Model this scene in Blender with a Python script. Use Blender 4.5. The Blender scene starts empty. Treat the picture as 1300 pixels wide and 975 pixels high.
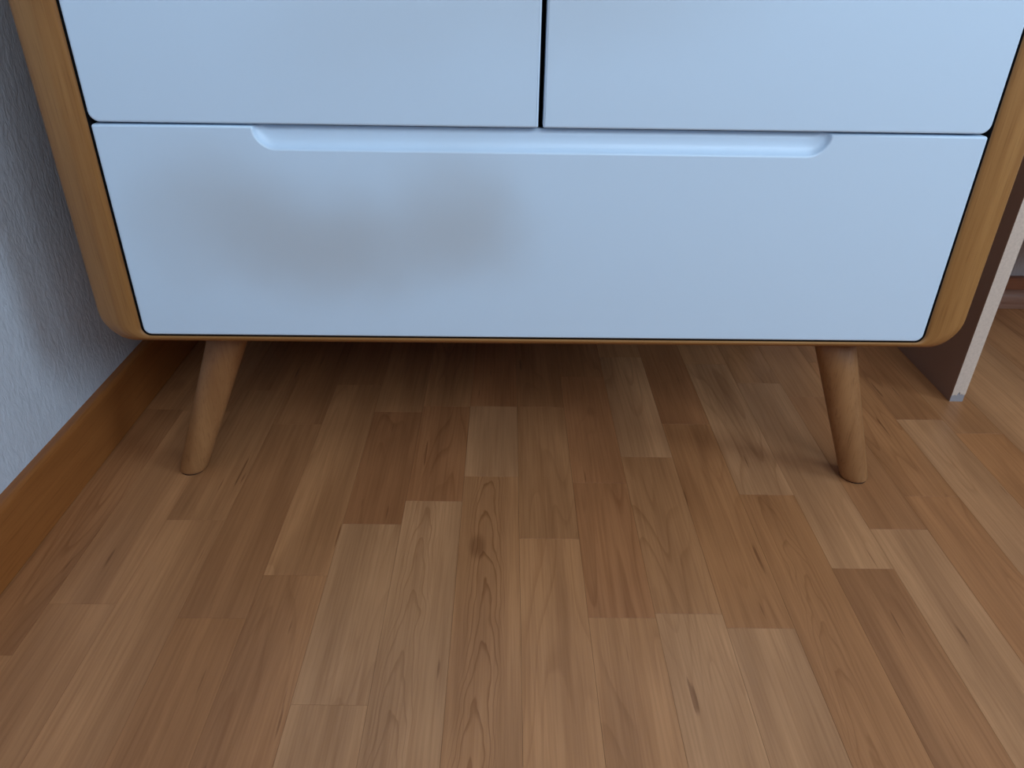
import bpy, bmesh, math, random
from mathutils import Vector, Matrix
C = bpy.context.scene.collection
S = bpy.context.scene
random.seed(11)

# ------------------------------------------------------------------ camera
cd = bpy.data.cameras.new('camera')
cd.sensor_width = 36.0
cd.sensor_fit = 'HORIZONTAL'
cd.lens = 953.8 / 1300 * 36
cd.clip_start = 0.02
cam = bpy.data.objects.new('camera', cd)
C.objects.link(cam)
Rv = Vector((0.99987198, -0.0030978, 0.01569828))
Uv = Vector((-0.01196573, 0.50659364, 0.86210191))
Fv = Vector((0.01062327, 0.86217938, -0.50649172))
M = Matrix((Rv, Uv, -Fv)).transposed().to_4x4()
M.translation = Vector((-0.03387898, -0.71087536, 0.58693208))
cam.matrix_world = M
S.camera = cam

# ------------------------------------------------------------------ light
w = bpy.data.worlds.new('World')
S.world = w
w.use_nodes = True
w.node_tree.nodes['Background'].inputs[0].default_value = (0.55, 0.75, 1.0, 1)
w.node_tree.nodes['Background'].inputs[1].default_value = 1.0


def area(name, loc, rot, sx, sy, power, col):
    l = bpy.data.lights.new(name, 'AREA')
    l.shape = 'RECTANGLE'
    l.size, l.size_y = sx, sy
    l.energy = power
    l.color = col
    o = bpy.data.objects.new(name, l)
    C.objects.link(o)
    o.location = loc
    o.rotation_euler = rot
    return o


WIN = (0.05, 1.85, 1.15, 2.30)      # window opening in the front wall: x0 x1 z0 z1
YF = -1.75                          # front wall (behind the camera)
area('window_daylight', ((WIN[0] + WIN[1]) / 2, YF - 0.10, (WIN[2] + WIN[3]) / 2),
     (math.radians(90), 0, 0), WIN[1] - WIN[0], WIN[3] - WIN[2], 34, (0.68, 0.84, 1.0))
WIN2 = (-1.45, -0.45, 0.95, 2.05)   # window opening in the right wall: y0 y1 z0 z1
XR = 2.3
area('window_daylight', (XR + 0.10, (WIN2[0] + WIN2[1]) / 2, (WIN2[2] + WIN2[3]) / 2),
     (math.radians(90), 0, math.radians(90)), WIN2[1] - WIN2[0], WIN2[3] - WIN2[2], 30, (0.58, 0.80, 1.0))

S.view_settings.view_transform = 'Standard'
S.view_settings.look = 'None'
S.view_settings.gamma = 1
S.view_settings.use_curve_mapping = False
S.view_settings.exposure = 0.13


# ------------------------------------------------------------------ helpers
def mesh_obj(name, bm, mat, parent=None, smooth=False, loc=None):
    me = bpy.data.meshes.new(name)
    bmesh.ops.recalc_face_normals(bm, faces=bm.faces[:])
    bm.to_mesh(me)
    bm.free()
    if smooth:
        for p in me.polygons:
            p.use_smooth = True
    me.materials.append(mat)
    o = bpy.data.objects.new(name, me)
    C.objects.link(o)
    if parent:
        o.parent = parent
    if loc:
        o.location = loc
    return o


def box(bm, x0, x1, y0, y1, z0, z1, bev=0.0, seg=2):
    r = bmesh.ops.create_cube(bm, size=1.0)
    vs = r['verts']
    for v in vs:
        v.co = Vector(((x0 + x1) / 2 + v.co.x * (x1 - x0), (y0 + y1) / 2 + v.co.y * (y1 - y0),
                       (z0 + z1) / 2 + v.co.z * (z1 - z0)))
    if bev:
        es = list({e for v in vs for e in v.link_edges})
        bmesh.ops.bevel(bm, geom=es, offset=bev, segments=seg, affect='EDGES', profile=0.5)


def tag(o, label=None, cat=None, group=None, kind=None):
    if label: o['label'] = label
    if cat: o['category'] = cat
    if group: o['group'] = group
    if kind: o['kind'] = kind
    return o


def empty(name, loc, rz=0):
    o = bpy.data.objects.new(name, None)
    o.empty_display_size = 0.05
    C.objects.link(o)
    o.location = loc
    o.rotation_euler = (0, 0, rz)
    return o


class NT:
    def __init__(self, name):
        self.m = bpy.data.materials.new(name)
        self.m.use_nodes = True
        self.t = self.m.node_tree
        self.b = self.t.nodes['Principled BSDF']

    def n(self, typ, **kw):
        nd = self.t.nodes.new(typ)
        for k, v in kw.items():
            setattr(nd, k, v)
        return nd

    def put(self, sock, v):
        if isinstance(v, bpy.types.NodeSocket):
            self.t.links.new(v, sock)
        elif v is not None:
            sock.default_value = v

    def math(self, op, a, b=None, c=None, clamp=False):
        nd = self.n('ShaderNodeMath', operation=op, use_clamp=clamp)
        self.put(nd.inputs[0], a)
        self.put(nd.inputs[1], b)
        self.put(nd.inputs[2], c)
        return nd.outputs[0]

    def vmath(self, op, a, b=None):
        nd = self.n('ShaderNodeVectorMath', operation=op)
        self.put(nd.inputs[0], a)
        self.put(nd.inputs[1], b)
        return nd.outputs[0]

    def noise(self, vec, scale=1.0, detail=2.0, rough=0.5, dist=0.0):
        nd = self.n('ShaderNodeTexNoise')
        self.put(nd.inputs['Vector'], vec)
        nd.inputs['Scale'].default_value = scale
        nd.inputs['Detail'].default_value = detail
        nd.inputs['Roughness'].default_value = rough
        nd.inputs['Distortion'].default_value = dist
        return nd.outputs['Fac']

    def ramp(self, f, a, b, to0=0.0, to1=1.0, smooth=True):
        nd = self.n('ShaderNodeMapRange', interpolation_type='SMOOTHSTEP' if smooth else 'LINEAR')
        self.put(nd.inputs[0], f)
        nd.inputs[1].default_value = a
        nd.inputs[2].default_value = b
        nd.inputs[3].default_value = to0
        nd.inputs[4].default_value = to1
        return nd.outputs[0]

    def mix(self, f, a, b, mode='MIX'):
        nd = self.n('ShaderNodeMix', data_type='RGBA', blend_type=mode)
        self.put(nd.inputs[0], f)
        self.put(nd.inputs[6], a if isinstance(a, bpy.types.NodeSocket) else (*a, 1))
        self.put(nd.inputs[7], b if isinstance(b, bpy.types.NodeSocket) else (*b, 1))
        return nd.outputs[2]

    def bump(self, h, strength=0.2, dist=0.001):
        nd = self.n('ShaderNodeBump')
        nd.inputs['Strength'].default_value = strength
        nd.inputs['Distance'].default_value = dist
        self.put(nd.inputs['Height'], h)
        self.t.links.new(nd.outputs[0], self.b.inputs['Normal'])

    def set(self, color=None, rough=None, spec=None):
        if color is not None:
            self.put(self.b.inputs['Base Color'], color if isinstance(color, bpy.types.NodeSocket) else (*color, 1))
        if rough is not None:
            self.put(self.b.inputs['Roughness'], rough)
        if spec is not None:
            self.b.inputs['Specular IOR Level'].default_value = spec
        return self.m


# ------------------------------------------------------------------ materials
def plank_material():
    t = NT('beech_plank')
    oi = t.n('ShaderNodeObjectInfo')
    tc = t.n('ShaderNodeTexCoord')
    off = t.n('ShaderNodeCombineXYZ')
    r = oi.outputs['Random']
    t.put(off.inputs[0], t.math('MULTIPLY', r, 31.7))
    t.put(off.inputs[1], t.math('MULTIPLY', r, 57.3))
    t.put(off.inputs[2], t.math('MULTIPLY', r, 11.9))
    p = t.vmath('ADD', tc.outputs['Object'], off.outputs[0])
    # broad streaks along the stave
    broad = t.noise(t.vmath('MULTIPLY', p, (22, 2.2, 1)), 1, 2, 0.5, 0.3)
    blotch = t.noise(t.vmath('MULTIPLY', p, (9, 7, 1)), 1, 2, 0.55)
    # cathedral figure: contour lines of a stretched field
    field = t.noise(t.vmath('MULTIPLY', p, (20, 2.0, 1)), 1, 1.2, 0.4, 0.15)
    # pointed arches for the staves marked with alpha above 1
    ob = t.n('ShaderNodeSeparateXYZ')
    t.put(ob.inputs[0], tc.outputs['Object'])
    wob1 = t.math('SUBTRACT', t.noise(t.vmath('MULTIPLY', p, (3, 7, 1)), 1, 2, 0.5), 0.5)
    wob2 = t.math('SUBTRACT', t.noise(t.vmath('MULTIPLY', p, (60, 16, 1)), 1, 2, 0.5), 0.5)
    ax = t.math('ADD', t.math('ADD', ob.outputs[0], 0.007), t.math('MULTIPLY', wob1, 0.03))
    arch = t.math('ADD', t.math('MULTIPLY', t.math('ADD', ob.outputs[1], t.math('MULTIPLY', t.math('MULTIPLY', ax, ax), 560.0)), 15.0),
                  t.math('MULTIPLY', wob2, 1.9))
    is_arch = t.math('GREATER_THAN', oi.outputs['Alpha'], 1.01)
    fld = t.math('ADD', t.math('MULTIPLY', is_arch, arch), t.math('MULTIPLY', t.math('SUBTRACT', 1.0, is_arch), t.math('MULTIPLY', field, 13.0)))
    saw = t.math('FRACT', t.math('ADD', fld, 50.0))
    near = t.ramp(t.math('ABSOLUTE', ax), 0.012, 0.026, 1.0, 0.0)
    ring = t.math('MULTIPLY', t.ramp(saw, 0.62, 0.95), t.ramp(saw, 0.93, 1.0, 1.0, 0.0))
    patch = t.ramp(t.noise(t.vmath('MULTIPLY', p, (10, 3, 1)), 1, 1), 0.36, 0.6)
    amt = t.math('ADD', t.math('MULTIPLY', is_arch, t.math('MULTIPLY', near, t.math('SUBTRACT', oi.outputs['Alpha'], 1.0))),
                 t.math('MULTIPLY', t.math('SUBTRACT', 1.0, is_arch), t.math('MULTIPLY', patch, oi.outputs['Alpha'])))
    ring = t.math('MULTIPLY', ring, amt)
    fibre = t.noise(t.vmath('MULTIPLY', p, (420, 9, 1)), 1, 3, 0.65)
    fibre2 = t.noise(t.vmath('MULTIPLY', p, (130, 5, 1)), 1, 2, 0.6, 0.4)
    # short dark flecks
    fl = t.noise(t.vmath('MULTIPLY', p, (170, 11, 1)), 1, 0.8, 0.4)
    fleck = t.ramp(fl, 0.75, 0.81)
    # rare small knots
    vo = t.n('ShaderNodeTexVoronoi', feature='F1')
    t.put(vo.inputs['Vector'], t.vmath('ADD', t.vmath('MULTIPLY', p, (12, 5.5, 1)), (0.0, 0.0, 0.5)))
    vo.inputs['Scale'].default_value = 1.0
    knot = t.ramp(vo.outputs['Distance'], 0.05, 0.15, 1.0, 0.0)
    kr = t.n('ShaderNodeSeparateColor')
    t.put(kr.inputs[0], vo.outputs['Color'])
    knot = t.math('MULTIPLY', knot, t.ramp(kr.outputs[0], 0.80, 0.82))
    base = t.mix(t.ramp(broad, 0.34, 0.66), (1.16, 1.14, 1.10), (0.86, 0.81, 0.76))
    base = t.mix(t.ramp(blotch, 0.3, 0.7, 0, 0.45), base, (0.86, 0.82, 0.76))
    col = t.mix(1.0, base, oi.outputs['Color'], 'MULTIPLY')
    dark = t.mix(1.0, col, (0.55, 0.45, 0.36), 'MULTIPLY')
    col = t.mix(t.math('MULTIPLY', ring, 0.75), col, dark)
    col = t.mix(t.ramp(fibre, 0.35, 0.75, 0.0, 0.34), col, dark)
    col = t.mix(t.ramp(fibre2, 0.4, 0.75, 0.0, 0.30), col, dark)
    deep = t.mix(1.0, col, (0.36, 0.26, 0.20), 'MULTIPLY')
    col = t.mix(t.math('MULTIPLY', fleck, 0.6), col, deep)
    col = t.mix(t.math('MULTIPLY', knot, 0.5), col, deep)
    t.bump(fibre, 0.04, 0.0005)
    return t.set(col, t.ramp(fibre2, 0.3, 0.7, 0.36, 0.46), 0.42)


def oak_material(name, light, dark, su=3.0, sv=75.0, uv=True, rough=0.45):
    """grain runs along the first coordinate"""
    t = NT(name)
    tc = t.n('ShaderNodeTexCoord')
    p = tc.outputs['UV' if uv else 'Object']
    if not uv:
        mp = t.n('ShaderNodeMapping')
        mp.inputs['Rotation'].default_value = (0, math.radians(90), 0)
        t.put(mp.inputs[0], p)
        p = mp.outputs[0]
    g1 = t.noise(t.vmath('MULTIPLY', p, (su, sv, sv)), 1, 3, 0.6, 0.3)
    g2 = t.noise(t.vmath('MULTIPLY', p, (su * 6, sv * 9, sv * 9)), 1, 2, 0.6)
    g3 = t.noise(t.vmath('MULTIPLY', p, (su * 0.8, sv * 0.25, sv * 0.25)), 1, 2, 0.5)
    f = t.math('ADD', t.math('MULTIPLY', g1, 0.6), t.math('MULTIPLY', g3, 0.4))
    col = t.mix(t.ramp(f, 0.33, 0.66), light, dark)
    dk = t.mix(1.0, col, (0.55, 0.46, 0.38), 'MULTIPLY')
    col = t.mix(t.ramp(g2, 0.5, 0.75, 0, 0.5), col, dk)
    t.bump(g2, 0.08, 0.0006)
    return t.set(col, rough, 0.4)


def paint_material():
    t = NT('white_lacquer')
    tc = t.n('ShaderNodeTexCoord')
    p = tc.outputs['Object']
    wob = t.n('ShaderNodeTexNoise')
    t.put(wob.inputs['Vector'], p)
    wob.inputs['Scale'].default_value = 9
    wob.inputs['Detail'].default_value = 2
    pw = t.vmath('ADD', p, t.vmath('MULTIPLY', t.vmath('SUBTRACT', wob.outputs['Color'], (0.5, 0.5, 0.5)), (0.06, 0, 0.05)))
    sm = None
    # soft brownish patches mixed into the front colour: x, z, half width, half height, strength
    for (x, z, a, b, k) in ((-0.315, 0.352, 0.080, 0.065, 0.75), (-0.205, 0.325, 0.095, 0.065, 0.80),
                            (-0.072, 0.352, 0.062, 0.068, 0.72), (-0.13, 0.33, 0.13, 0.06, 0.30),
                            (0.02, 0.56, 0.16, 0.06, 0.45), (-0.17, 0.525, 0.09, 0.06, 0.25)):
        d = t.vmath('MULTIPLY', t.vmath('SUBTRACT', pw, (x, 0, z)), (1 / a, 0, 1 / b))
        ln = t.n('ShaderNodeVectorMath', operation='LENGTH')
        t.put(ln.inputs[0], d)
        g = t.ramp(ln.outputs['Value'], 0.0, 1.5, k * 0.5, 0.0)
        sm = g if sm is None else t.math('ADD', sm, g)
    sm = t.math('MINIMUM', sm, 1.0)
    col = t.mix(sm, PAINT, BROWN_PATCH)
    return t.set(col, 0.36, 0.5)


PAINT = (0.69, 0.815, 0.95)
BROWN_PATCH = (0.47, 0.435, 0.41)


def flat(name, col, rough=0.5, spec=0.4):
    return NT(name).set(col, rough, spec)


def wall_material(name, col):
    t = NT(name)
    tc = t.n('ShaderNodeTexCoord')
    p = tc.outputs['Object']
    a = t.noise(t.vmath('MULTIPLY', p, (260, 170, 75)), 1, 3, 0.6, 0.6)
    b = t.noise(t.vmath('MULTIPLY', p, (90, 90, 45)), 1, 3, 0.6, 0.5)
    h = t.math('ADD', t.math('MULTIPLY', a, 0.7), t.math('MULTIPLY', b, 0.5))
    t.bump(h, 0.6, 0.0032)
    c = t.mix(t.ramp(h, 0.4, 0.8), col, tuple(v * 0.94 for v in col))
    return t.set(c, 0.9, 0.2)


M_PLANK = plank_material()
M_OAK = oak_material('oiled_oak', (0.42, 0.195, 0.058), (0.30, 0.122, 0.031))
M_LEG = oak_material('oiled_oak_leg', (0.40, 0.185, 0.07), (0.30, 0.128, 0.045), su=4, sv=60, uv=False)
M_SKIRT = oak_material('skirting_wood', (0.37, 0.128, 0.031), (0.29, 0.095, 0.022), su=2, sv=40)
M_SKIRT2 = oak_material('skirting_wood_back', (0.36, 0.13, 0.06), (0.27, 0.095, 0.045), su=2, sv=40)
M_TRIM = oak_material('quarter_round_wood', (0.42, 0.22, 0.15), (0.33, 0.17, 0.115), su=2, sv=40)
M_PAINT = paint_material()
M_GAP_SHADE = flat('gap_shade', (0.010, 0.009, 0.010), 0.8, 0.1)
M_GLIDE = flat('dark_felt', (0.05, 0.032, 0.025), 0.9, 0.1)
M_WALL = wall_material('rough_plaster', (0.60, 0.625, 0.69))
M_WALL3 = wall_material('smooth_plaster', (0.62, 0.58, 0.58))
M_CEIL = flat('ceiling_wood_tone', (0.42, 0.36, 0.30), 0.9, 0.2)
M_WALL2 = wall_material('rough_plaster_grey', (0.40, 0.39, 0.38))
M_PANEL = flat('brown_laminate', (0.37, 0.245, 0.195), 0.4, 0.4)
M_EDGE = NT('pale_edge_band')
_tc = M_EDGE.n('ShaderNodeTexCoord')
_n = M_EDGE.noise(_tc.outputs['Object'], 260, 3, 0.7)
M_EDGE = M_EDGE.set(M_EDGE.mix(M_EDGE.ramp(_n, 0.3, 0.7), (0.76, 0.60, 0.49), (0.67, 0.52, 0.42)), 0.55, 0.4)
M_CHIP = flat('grey_chipped_edge', (0.36, 0.33, 0.34), 0.7, 0.3)
M_BASE = oak_material('underfloor_wood', (0.30, 0.15, 0.07), (0.24, 0.12, 0.055), su=1, sv=10, uv=False, rough=0.5)
M_FRAME = flat('window_frame_white', (0.8, 0.8, 0.8), 0.4)

# ------------------------------------------------------------------ room shell
XL, YB, ZC = -0.562, 0.612, 2.45
PX0, PX1, PY0 = -0.5635, 1.495, -1.10       # extent of the floor laid stave by stave


def struct(name, bm, mat, parent=None, smooth=False):
    o = mesh_obj(name, bm, mat, parent, smooth)
    if not parent:
        o['kind'] = 'structure'
    return o


bm = bmesh.new()
box(bm, XL - 0.1, XR + 0.1, YF - 0.1, YB + 0.1, -0.05, -0.009)
box(bm, XL, XR, YF, PY0 - 0.0004, -0.009, 0.0)
box(bm, PX1 + 0.0004, XR, PY0 - 0.0004, YB, -0.009, 0.0)
floor = struct('floor', bm, M_BASE)

bm = bmesh.new(); box(bm, XL - 0.1, XL, YF, YB + 0.1, 0, ZC); struct('wall_left', bm, M_WALL)
bm = bmesh.new(); box(bm, XL, XR + 0.1, YB, YB + 0.1, 0, ZC); struct('wall_back', bm, M_WALL3)
bm = bmesh.new()
box(bm, XR, XR + 0.1, YF, WIN2[0], 0, ZC)
box(bm, XR, XR + 0.1, WIN2[1], YB, 0, ZC)
box(bm, XR, XR + 0.1, WIN2[0], WIN2[1], 0, WIN2[2])
box(bm, XR, XR + 0.1, WIN2[0], WIN2[1], WIN2[3], ZC)
struct('wall_right', bm, M_WALL2)
bm = bmesh.new()
box(bm, XL - 0.1, WIN[0], YF - 0.2, YF, 0, ZC)
box(bm, WIN[1], XR + 0.1, YF - 0.2, YF, 0, ZC)
box(bm, WIN[0], WIN[1], YF - 0.2, YF, 0, WIN[2])
box(bm, WIN[0], WIN[1], YF - 0.2, YF, WIN[3], ZC)
struct('wall_front', bm, M_WALL2)
bm = bmesh.new(); box(bm, XL - 0.1, XR + 0.1, YF - 0.2, YB + 0.1, ZC, ZC + 0.1); struct('ceiling', bm, M_CEIL)
bm = bmesh.new()
x0, x1, z0, z1 = WIN
for a in ((x0, x0 + 0.05, z0, z1), (x1 - 0.05, x1, z0, z1), (x0, x1, z0, z0 + 0.05), (x0, x1, z1 - 0.05, z1),
          ((x0 + x1) / 2 - 0.03, (x0 + x1) / 2 + 0.03, z0, z1)):
    box(bm, a[0], a[1], YF - 0.08, YF - 0.02, a[2], a[3], 0.004)
struct('window_1', bm, M_FRAME)
bm = bmesh.new()
y0, y1, z0, z1 = WIN2
for a in ((y0, y0 + 0.05, z0, z1), (y1 - 0.05, y1, z0, z1), (y0, y1, z0, z0 + 0.05), (y0, y1, z1 - 0.05, z1)):
    box(bm, XR + 0.02, XR + 0.08, a[0], a[1], a[2], a[3], 0.004)
struct('window_2', bm, M_FRAME)


def extrude_profile(prof, axis, a, b, place):
    """prof: list of (depth, z) closed polygon; runs along an axis from a to b"""
    bm = bmesh.new()
    uvl = bm.loops.layers.uv.new('UVMap')
    dist = [0.0]
    for i in range(len(prof)):
        p, q = prof[i], prof[(i + 1) % len(prof)]
        dist.append(dist[-1] + math.hypot(q[0] - p[0], q[1] - p[1]))
    ra = [bm.verts.new(place(d, z, a)) for d, z in prof]
    rb = [bm.verts.new(place(d, z, b)) for d, z in prof]
    n = len(prof)
    for i in range(n):
        j = (i + 1) % n
        f = bm.faces.new((ra[i], ra[j], rb[j], rb[i]))
        for lp, uv in zip(f.loops, ((a, dist[i]), (a, dist[i + 1]), (b, dist[i + 1]), (b, dist[i]))):
            lp[uvl].uv = uv
    bm.faces.new(ra)
    bm.faces.new(list(reversed(rb)))
    return bm


def skirt_profile(th, h, r):
    p = [(0, 0.0012), (th, 0.0012), (th, h - r)]
    for k in range(1, 7):
        a = k / 6 * math.pi / 2
        p.append((th - r + r * math.cos(a), h - r + r * math.sin(a)))
    p.append((0, h))
    return p


bm = extrude_profile(skirt_profile(0.0135, 0.0785, 0.006), 'y', YF, YB, lambda d, z, s: (XL + d, s, z))
tag(struct('baseboard_left', bm, M_SKIRT), 'orange-brown wooden skirting board along the left wall')
bm = extrude_profile(skirt_profile(0.012, 0.0600, 0.004), 'x', XL + 0.0136, XR, lambda d, z, s: (s, YB - d, z))
tag(struct('baseboard_back', bm, M_SKIRT2), 'dark red-brown skirting board on the back wall')
prof = [(0.012, 0.0008), (0.020, 0.0008)]
for k in range(0, 9):
    a = math.radians(-40 + k * 16)
    prof.append((0.0125 + 0.012 * math.cos(a), 0.021 + 0.0155 * math.sin(a)))
prof.append((0.012, 0.0365))
bm = extrude_profile(prof, 'x', XL + 0.0136, XR, lambda d, z, s: (s, YB - d, z))
tag(struct('trim_1', bm, M_TRIM), 'rounded wooden moulding at the foot of the back skirting board')

# ------------------------------------------------------------------ floor staves
PITCH, X00, GAP = 0.0686, 0.1914, 0.0002
L_ = (0.545, 0.268, 0.124)      # light
M_ = (0.495, 0.226, 0.095)      # middle
O_ = (0.485, 0.210, 0.083)      # orange
D_ = (0.460, 0.202, 0.083)      # dark
R_ = (0.440, 0.183, 0.074)      # reddish dark
# known staves: column -> ends (from the wall towards the camera) and colour of each stave below/above them
known = {
    -9: ([0.26, -0.034], [D_, M_, M_]),
    -8: ([0.17, -0.181], [D_, D_, O_]),
    -7: ([0.28, -0.121], [D_, M_, D_]),
    -6: ([0.205, -0.038, -0.279], [M_, R_, L_, L_]),
    -5: ([0.221, 0.005, -0.42], [M_, R_, L_, M_]),
    -4: ([0.223, 0.055, -0.46], [R_, L_, M_, M_]),
    -3: ([0.223, -0.060], [D_, M_, M_]),
    -2: ([0.314, 0.044, -0.176], [D_, R_, R_, M_]),
    -1: ([0.38, 0.101, -0.17], [M_, L_, M_, L_]),
    0: ([0.182, -0.188], [R_, O_, L_]),
    1: ([0.36, 0.024], [M_, L_, O_]),
    2: ([0.30, -0.103], [M_, L_, D_]),
    3: ([0.26, -0.038], [M_, D_, L_]),
    4: ([0.37, 0.024], [M_, O_, O_]),
    5: ([0.20, -0.11], [D_, L_, M_]),
    6: ([0.166], [M_, O_]),
}
grain = {(-4, 2): 2.0, (-4, 3): 1.0, (-5, 2): 1.6, (-3, 2): 0.4, (1, 2): 1.6, (2, 2): 0.6, (0, 1): 0.35, (-2, 3): 0.4}


def stave(xa, xb, ya, yb, col, dz):
    """one thin strip with softened long edges; origin at its centre"""
    hx, hy, c = (xb - xa) / 2, (yb - ya) / 2, 0.00008
    v = []
    for z, i in ((-0.0088, 0), (-c, 0), (0, c)):
        v += [(-hx + i, -hy + i, z), (hx - i, -hy + i, z), (hx - i, hy - i, z), (-hx + i, hy - i, z)]
    f = [(8, 9, 10, 11)]
    for r in (0, 4):
        for k in range(4):
            f.append((r + k, r + (k + 1) % 4, r + 4 + (k + 1) % 4, r + 4 + k))
    me = bpy.data.meshes.new('plank')
    me.from_pydata(v, [], f)
    me.materials.append(M_PLANK)
    o = bpy.data.objects.new('plank', me)
    C.objects.link(o)
    o.parent = floor
    o.location = ((xa + xb) / 2, (ya + yb) / 2, dz)
    o.color = col
    return o


rnd = random.Random(5)
for col in range(-11, 19):
    xa = X00 + PITCH * col + GAP / 2
    xb = xa + PITCH - GAP
    xa, xb = max(xa, XL + 0.001), min(xb, PX1)
    if xb - xa < 0.004:
        continue
    ends, tones = known.get(col, ([rnd.uniform(-0.2, 0.45)], None))
    if tones is None:
        tones = [rnd.choice((L_, M_, M_, O_, D_)) for _ in range(len(ends) + 1)]
    ends, tones = list(ends), list(tones)
    gr = [grain.get((col, k), rnd.choice((0.1, 0.2, 0.35, 0.6))) for k in range(len(tones))]
    while ends[0] < YB - 0.42:
        ends.insert(0, ends[0] + rnd.uniform(0.28, 0.42)); tones.insert(0, rnd.choice((L_, M_, O_, D_))); gr.insert(0, 0.2)
    while ends[-1] > PY0 + 0.45:
        ends.append(ends[-1] - rnd.uniform(0.34, 0.46)); tones.append(rnd.choice((L_, M_, M_, O_, D_))); gr.append(rnd.choice((0.1, 0.3, 0.7)))
    lim = [YB - 0.001] + ends + [PY0]
    for k in range(len(lim) - 1):
        hi, lo = lim[k] - GAP / 2, lim[k + 1] + GAP / 2
        j = rnd.uniform(0.95, 1.05)
        stave(xa, xb, lo, hi, (tones[k][0] * j, tones[k][1] * j, tones[k][2] * j, gr[k]), rnd.uniform(-0.00006, 0.0))

# ------------------------------------------------------------------ dresser
dresser = empty('dresser', (0, 0, 0), 0.0073)
tag(dresser, 'white-fronted oak dresser on splayed round legs against the left wall', 'dresser')
DEPTH, ZTOP = 0.555, 0.735


def rrect(x0, x1, z0, z1, r, n=10):
    """points (x, z, nx, nz), closed, starting at top centre and going clockwise seen from the front"""
    pts = [((x0 + x1) / 2, z1, 0, 1)]
    for k in range(1, 7):
        pts.append(((x0 + x1) / 2 + ((x1 - r) - (x0 + x1) / 2) * k / 7, z1, 0, 1))
    for (cx, cz, a0) in ((x1 - r, z1 - r, 90), (x1 - r, z0 + r, 0), (x0 + r, z0 + r, -90), (x0 + r, z1 - r, -180)):
        if a0 == 0:
            pts += [(x1, z1 - r + (z0 - z1 + 2 * r) * k / 8, 1, 0) for k in range(1, 8)]
        if a0 == -90:
            pts += [(x1 - r + (x0 - x1 + 2 * r) * k / 14, z0, 0, -1) for k in range(1, 14)]
        if a0 == -180:
            pts += [(x0, z0 + r + (z1 - z0 - 2 * r) * k / 8, -1, 0) for k in range(1, 8)]
        for k in range(n + 1):
            a = math.radians(a0 - 90 * k / n)
            pts.append((cx + r * math.cos(a), cz + r * math.sin(a), math.cos(a), math.sin(a)))
    for k in range(1, 7):
        pts.append((x0 + r + ((x0 + x1) / 2 - x0 - r) * k / 7, z1, 0, 1))
    return pts


FX, FZ0 = 0.4120, 0.2260                       # half width and lower edge of the fronts
g = 0.0031
inn = rrect(-FX - g, FX + g, FZ0 - 0.0019, ZTOP - 0.016, 0.0095)
out = rrect(-0.4615, 0.4600, 0.2140, ZTOP, 0.033)
bm = bmesh.new()
uvl = bm.loops.layers.uv.new('UVMap')


def loop_pts(fr, y0, y1):
    r = []
    for (ix, iz, inx, inz), (ox, oz, onx, onz) in zip(inn, out):
        y = y0 * onx * onx + y1 * onz * onz
        r.append((ix + (ox - ix) * fr, y, iz + (oz - iz) * fr))
    return r


rings = [[(p[0], DEPTH - 0.01, p[1]) for p in inn], loop_pts(0, 0.0025, 0.0015), loop_pts(0.05, 0.0008, 0.0004), loop_pts(0.12, 0.0, 0.0),
         loop_pts(0.40, 0.0, 0.0012), loop_pts(0.50, 0.0012, 0.003), loop_pts(0.92, 0.0105, 0.0092), loop_pts(0.985, 0.0125, 0.012),
         loop_pts(1.0, 0.0155, 0.0155), [(p[0], DEPTH, p[1]) for p in out], [(p[0], DEPTH, p[1]) for p in inn], ]
vr = [[bm.verts.new(p) for p in r] for r in rings]
n = len(inn)
s = [0.0]
for i in range(n):
    a, b = out[i], out[(i + 1) % n]
    s.append(s[-1] + math.hypot(b[0] - a[0], b[1] - a[1]))
acc = [0, 0.30, 0.302, 0.305, 0.317, 0.322, 0.339, 0.342, 0.346, 0.9, 1.0]
for k in range(len(rings) - 1):
    for i in range(n):
        j = (i + 1) % n
        f = bm.faces.new((vr[k][i], vr[k][j], vr[k + 1][j], vr[k + 1][i]))
        for lp, uv in zip(f.loops, ((s[i], acc[k]), (s[i + 1], acc[k]), (s[i + 1], acc[k + 1]), (s[i], acc[k + 1]))):
            lp[uvl].uv = uv
        f.smooth = True
        f.material_index = 1 if k == 0 else 0  # inner faces near-black: the shade of the gap is put into the colour
case = mesh_obj('case', bm, M_OAK, dresser, smooth=True)
case.data.materials.append(M_GAP_SHADE)
tag(case, 'oiled oak case with rounded corners and bevelled front rim')
bm = bmesh.new()
box(bm, -FX - 0.001, FX + 0.001, 0.024, DEPTH - 0.012, FZ0 - 0.001, ZTOP - 0.018)
tag(mesh_obj('inner_box', bm, M_GAP_SHADE, dresser), 'near-black box, the shade in the gaps put into its colour')


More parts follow.
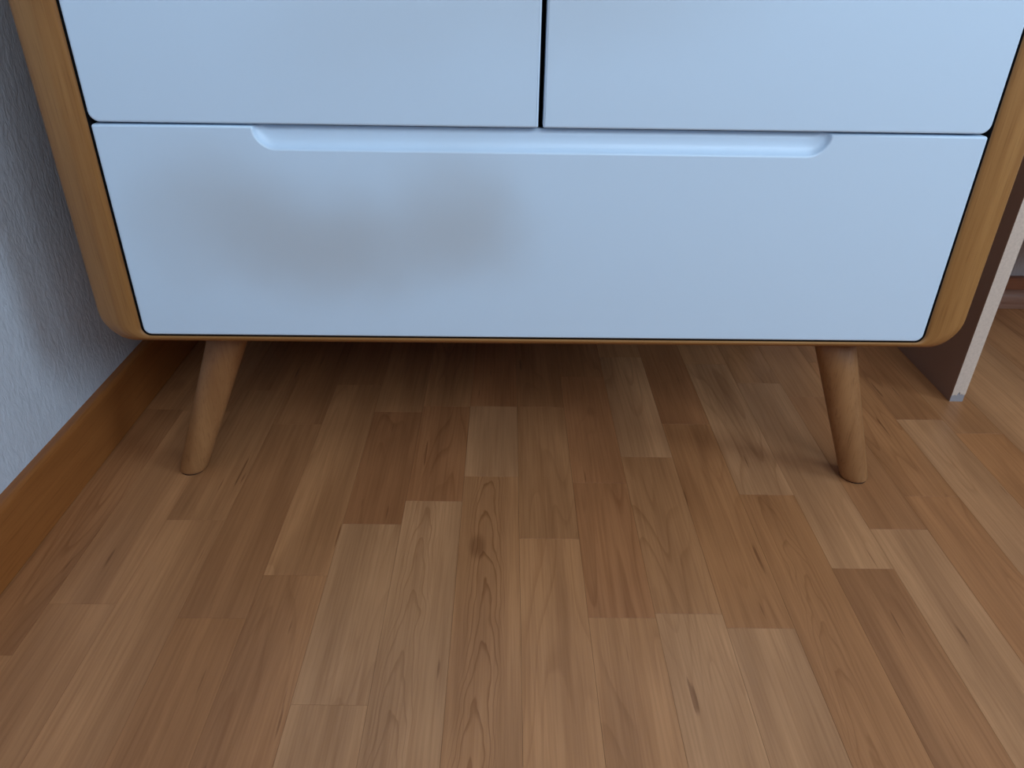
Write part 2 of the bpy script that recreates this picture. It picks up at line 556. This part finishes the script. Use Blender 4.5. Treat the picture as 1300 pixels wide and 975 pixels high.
def front(name, x0, x1, z0, z1, rc, scoop=None, label=None):
    """lacquered front; rc = corner radii (bl, br, tr, tl); scoop = (centre x, half width, height)"""
    P = []      # (x, z, kind) kind: None or (qx, qz) the place the point reaches at the back
    def arc(cx, cz, r, a0):
        for k in range(7):
            a = math.radians(a0 + 90 * k / 6)
            P.append((cx + r * math.cos(a), cz + r * math.sin(a), None))
    arc(x0 + rc[0], z0 + rc[0], rc[0], 180)
    arc(x1 - rc[1], z0 + rc[1], rc[1], 270)
    arc(x1 - rc[2], z1 - rc[2], rc[2], 0)
    if scoop:
        cx, hw, h = scoop
        r = 0.0195
        for sgn in (1, -1):
            seq = []
            for k in range(0, 10):
                a = math.radians(90 * k / 9)
                seq.append((cx + sgn * (hw - r + r * math.cos(a)), z1 - h * math.sin(a),
                            (cx + sgn * (hw - r + 0.0105 * math.cos(a)), z1 - 0.0004 * math.sin(a))))
            P.extend(seq if sgn == 1 else seq[::-1])
    arc(x0 + rc[3], z1 - rc[3], rc[3], 90)
    m = len(P)
    nrm = []
    for i in range(m):
        a, b, c_ = Vector(P[i - 1][:2]), Vector(P[i][:2]), Vector(P[(i + 1) % m][:2])
        d1, d2 = (b - a).normalized(), (c_ - b).normalized()
        n1, n2 = Vector((d1.y, -d1.x)), Vector((d2.y, -d2.x))
        nn = n1 + n2
        nn = nn.normalized() if nn.length > 1e-6 else n1
        nrm.append(nn)
    bm = bmesh.new()
    prof = [(0.0, 0.0020, 0.0), (0.00025, 0.0011, 0.0), (0.0009, 0.0003, 0.0), (0.0021, 0.0, 0.0),
            (0.0045, 0.0, 0.04), (0.0066, 0.0, 0.16), (0.0081, 0.0, 0.38), (0.0091, 0.0, 0.68), (0.0098, 0.0, 1.0), (0.0190, 0.0, 1.0)]
    R = []
    for (y, ins, bl) in prof:
        ring = []
        for i, (x, z, q) in enumerate(P):
            px, pz = x - nrm[i].x * ins, z - nrm[i].y * ins
            if q:
                px += (q[0] - x) * bl
                pz += (q[1] - z) * bl
            ring.append(bm.verts.new((px, y, pz)))
        R.append(ring)
    for k in range(len(R) - 1):
        for i in range(m):
            j = (i + 1) % m
            bm.faces.new((R[k][i], R[k][j], R[k + 1][j], R[k + 1][i])).smooth = True
    bm.faces.new(R[0])
    bm.faces.new(R[-1][::-1])
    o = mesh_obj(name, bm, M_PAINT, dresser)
    for p in o.data.polygons:
        p.use_smooth = len(p.vertices) == 4
    if label:
        tag(o, label)
    return o


ZG = 0.4396
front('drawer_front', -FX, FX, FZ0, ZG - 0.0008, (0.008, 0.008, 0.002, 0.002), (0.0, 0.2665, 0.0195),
      'white lower drawer front with a long scooped finger pull and brownish patches')
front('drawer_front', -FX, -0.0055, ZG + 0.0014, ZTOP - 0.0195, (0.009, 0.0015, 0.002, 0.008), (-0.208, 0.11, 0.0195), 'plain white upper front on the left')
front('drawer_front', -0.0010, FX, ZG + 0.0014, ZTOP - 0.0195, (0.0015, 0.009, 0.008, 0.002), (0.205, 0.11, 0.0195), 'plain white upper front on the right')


def leg(foot, slope, label=None):
    """tapered round leg leaning from its foot to the underside of the case"""
    bm = bmesh.new()
    rows = []
    ztop = 0.2138
    K = 28
    for (z, r) in ((0.0016, 0.0150), (0.0028, 0.0162), (0.005, 0.0168), (0.012, 0.0171), (0.08, 0.0197), (0.15, 0.0222), (ztop, 0.0244)):
        cx, cy = foot[0] + slope[0] * z, foot[1] + slope[1] * z
        rows.append([bm.verts.new((cx + r * math.cos(2 * math.pi * k / K) * 1.04, cy + r * math.sin(2 * math.pi * k / K), z)) for k in range(K)])
    for a, b in zip(rows, rows[1:]):
        for k in range(K):
            bm.faces.new((a[k], a[(k + 1) % K], b[(k + 1) % K], b[k])).smooth = True
    bm.faces.new(rows[0][::-1])
    bm.faces.new(rows[-1])
    o = mesh_obj('leg', bm, M_LEG, dresser, smooth=True)
    bm = bmesh.new()
    bmesh.ops.create_cone(bm, cap_ends=True, segments=24, radius1=0.0146, radius2=0.0146, depth=0.0016)
    mesh_obj('glide', bm, M_GLIDE, o, loc=(foot[0], foot[1], 0.0008))
    return o


leg((-0.4298, 0.0680), (0.385, 0.12))
leg((0.4190, 0.0590), (-0.325, 0.12))
leg((-0.4298, 0.5050), (0.385, -0.12))
leg((0.4190, 0.5050), (-0.325, -0.12))

# ------------------------------------------------------------------ furniture panel on the right
pan = empty('desk', (0.6385, 0.251, 0))
tag(pan, 'brown desk side panel with a pale front edge, right of the white dresser', 'desk')
TH, PD, PH = 0.0200, 0.335, 0.72
bm = bmesh.new(); box(bm, 0, TH, 0.0012, PD, 0, PH)
mesh_obj('side_panel', bm, M_PANEL, pan)
bm = bmesh.new(); box(bm, 0.9, 0.9 + TH, 0.0012, PD, 0, PH)
mesh_obj('side_panel', bm, M_PANEL, pan)
bm = bmesh.new(); box(bm, -0.01, 0.93, -0.015, PD + 0.01, PH, PH + 0.022, 0.001)
mesh_obj('desktop', bm, M_PANEL, pan)
bm = bmesh.new(); box(bm, TH, 0.9, 0.012, PD - 0.01, 0.265, PH)  # unseen box added to shade the floor and wall behind the panel
mesh_obj('shade_box', bm, M_PANEL, pan)
# edge band with a ragged lower end
bm = bmesh.new()
rag = [(0.0, 0.0105), (0.004, 0.0120), (0.0075, 0.0112), (0.0085, 0.0150), (0.0105, 0.0175), (0.0120, 0.0128), (0.0150, 0.0135), (0.0165, 0.0120), (TH, 0.0128)]
lo = [bm.verts.new((x, 0, z)) for x, z in rag]
hi = [bm.verts.new((TH, 0, PH)), bm.verts.new((0, 0, PH))]
f = bm.faces.new(lo + hi)
ex = bmesh.ops.extrude_face_region(bm, geom=[f])
for v in [e for e in ex['geom'] if isinstance(e, bmesh.types.BMVert)]:
    v.co.y = 0.0012
tag(mesh_obj('edge_band', bm, M_EDGE, pan), 'pale beige edge band torn off at its lower end')
bm = bmesh.new(); box(bm, 0.0002, TH - 0.0002, 0.0007, 0.00121, 0.0002, 0.0185)
tag(mesh_obj('bare_edge', bm, M_CHIP, pan), 'grey bare edge under the torn band')
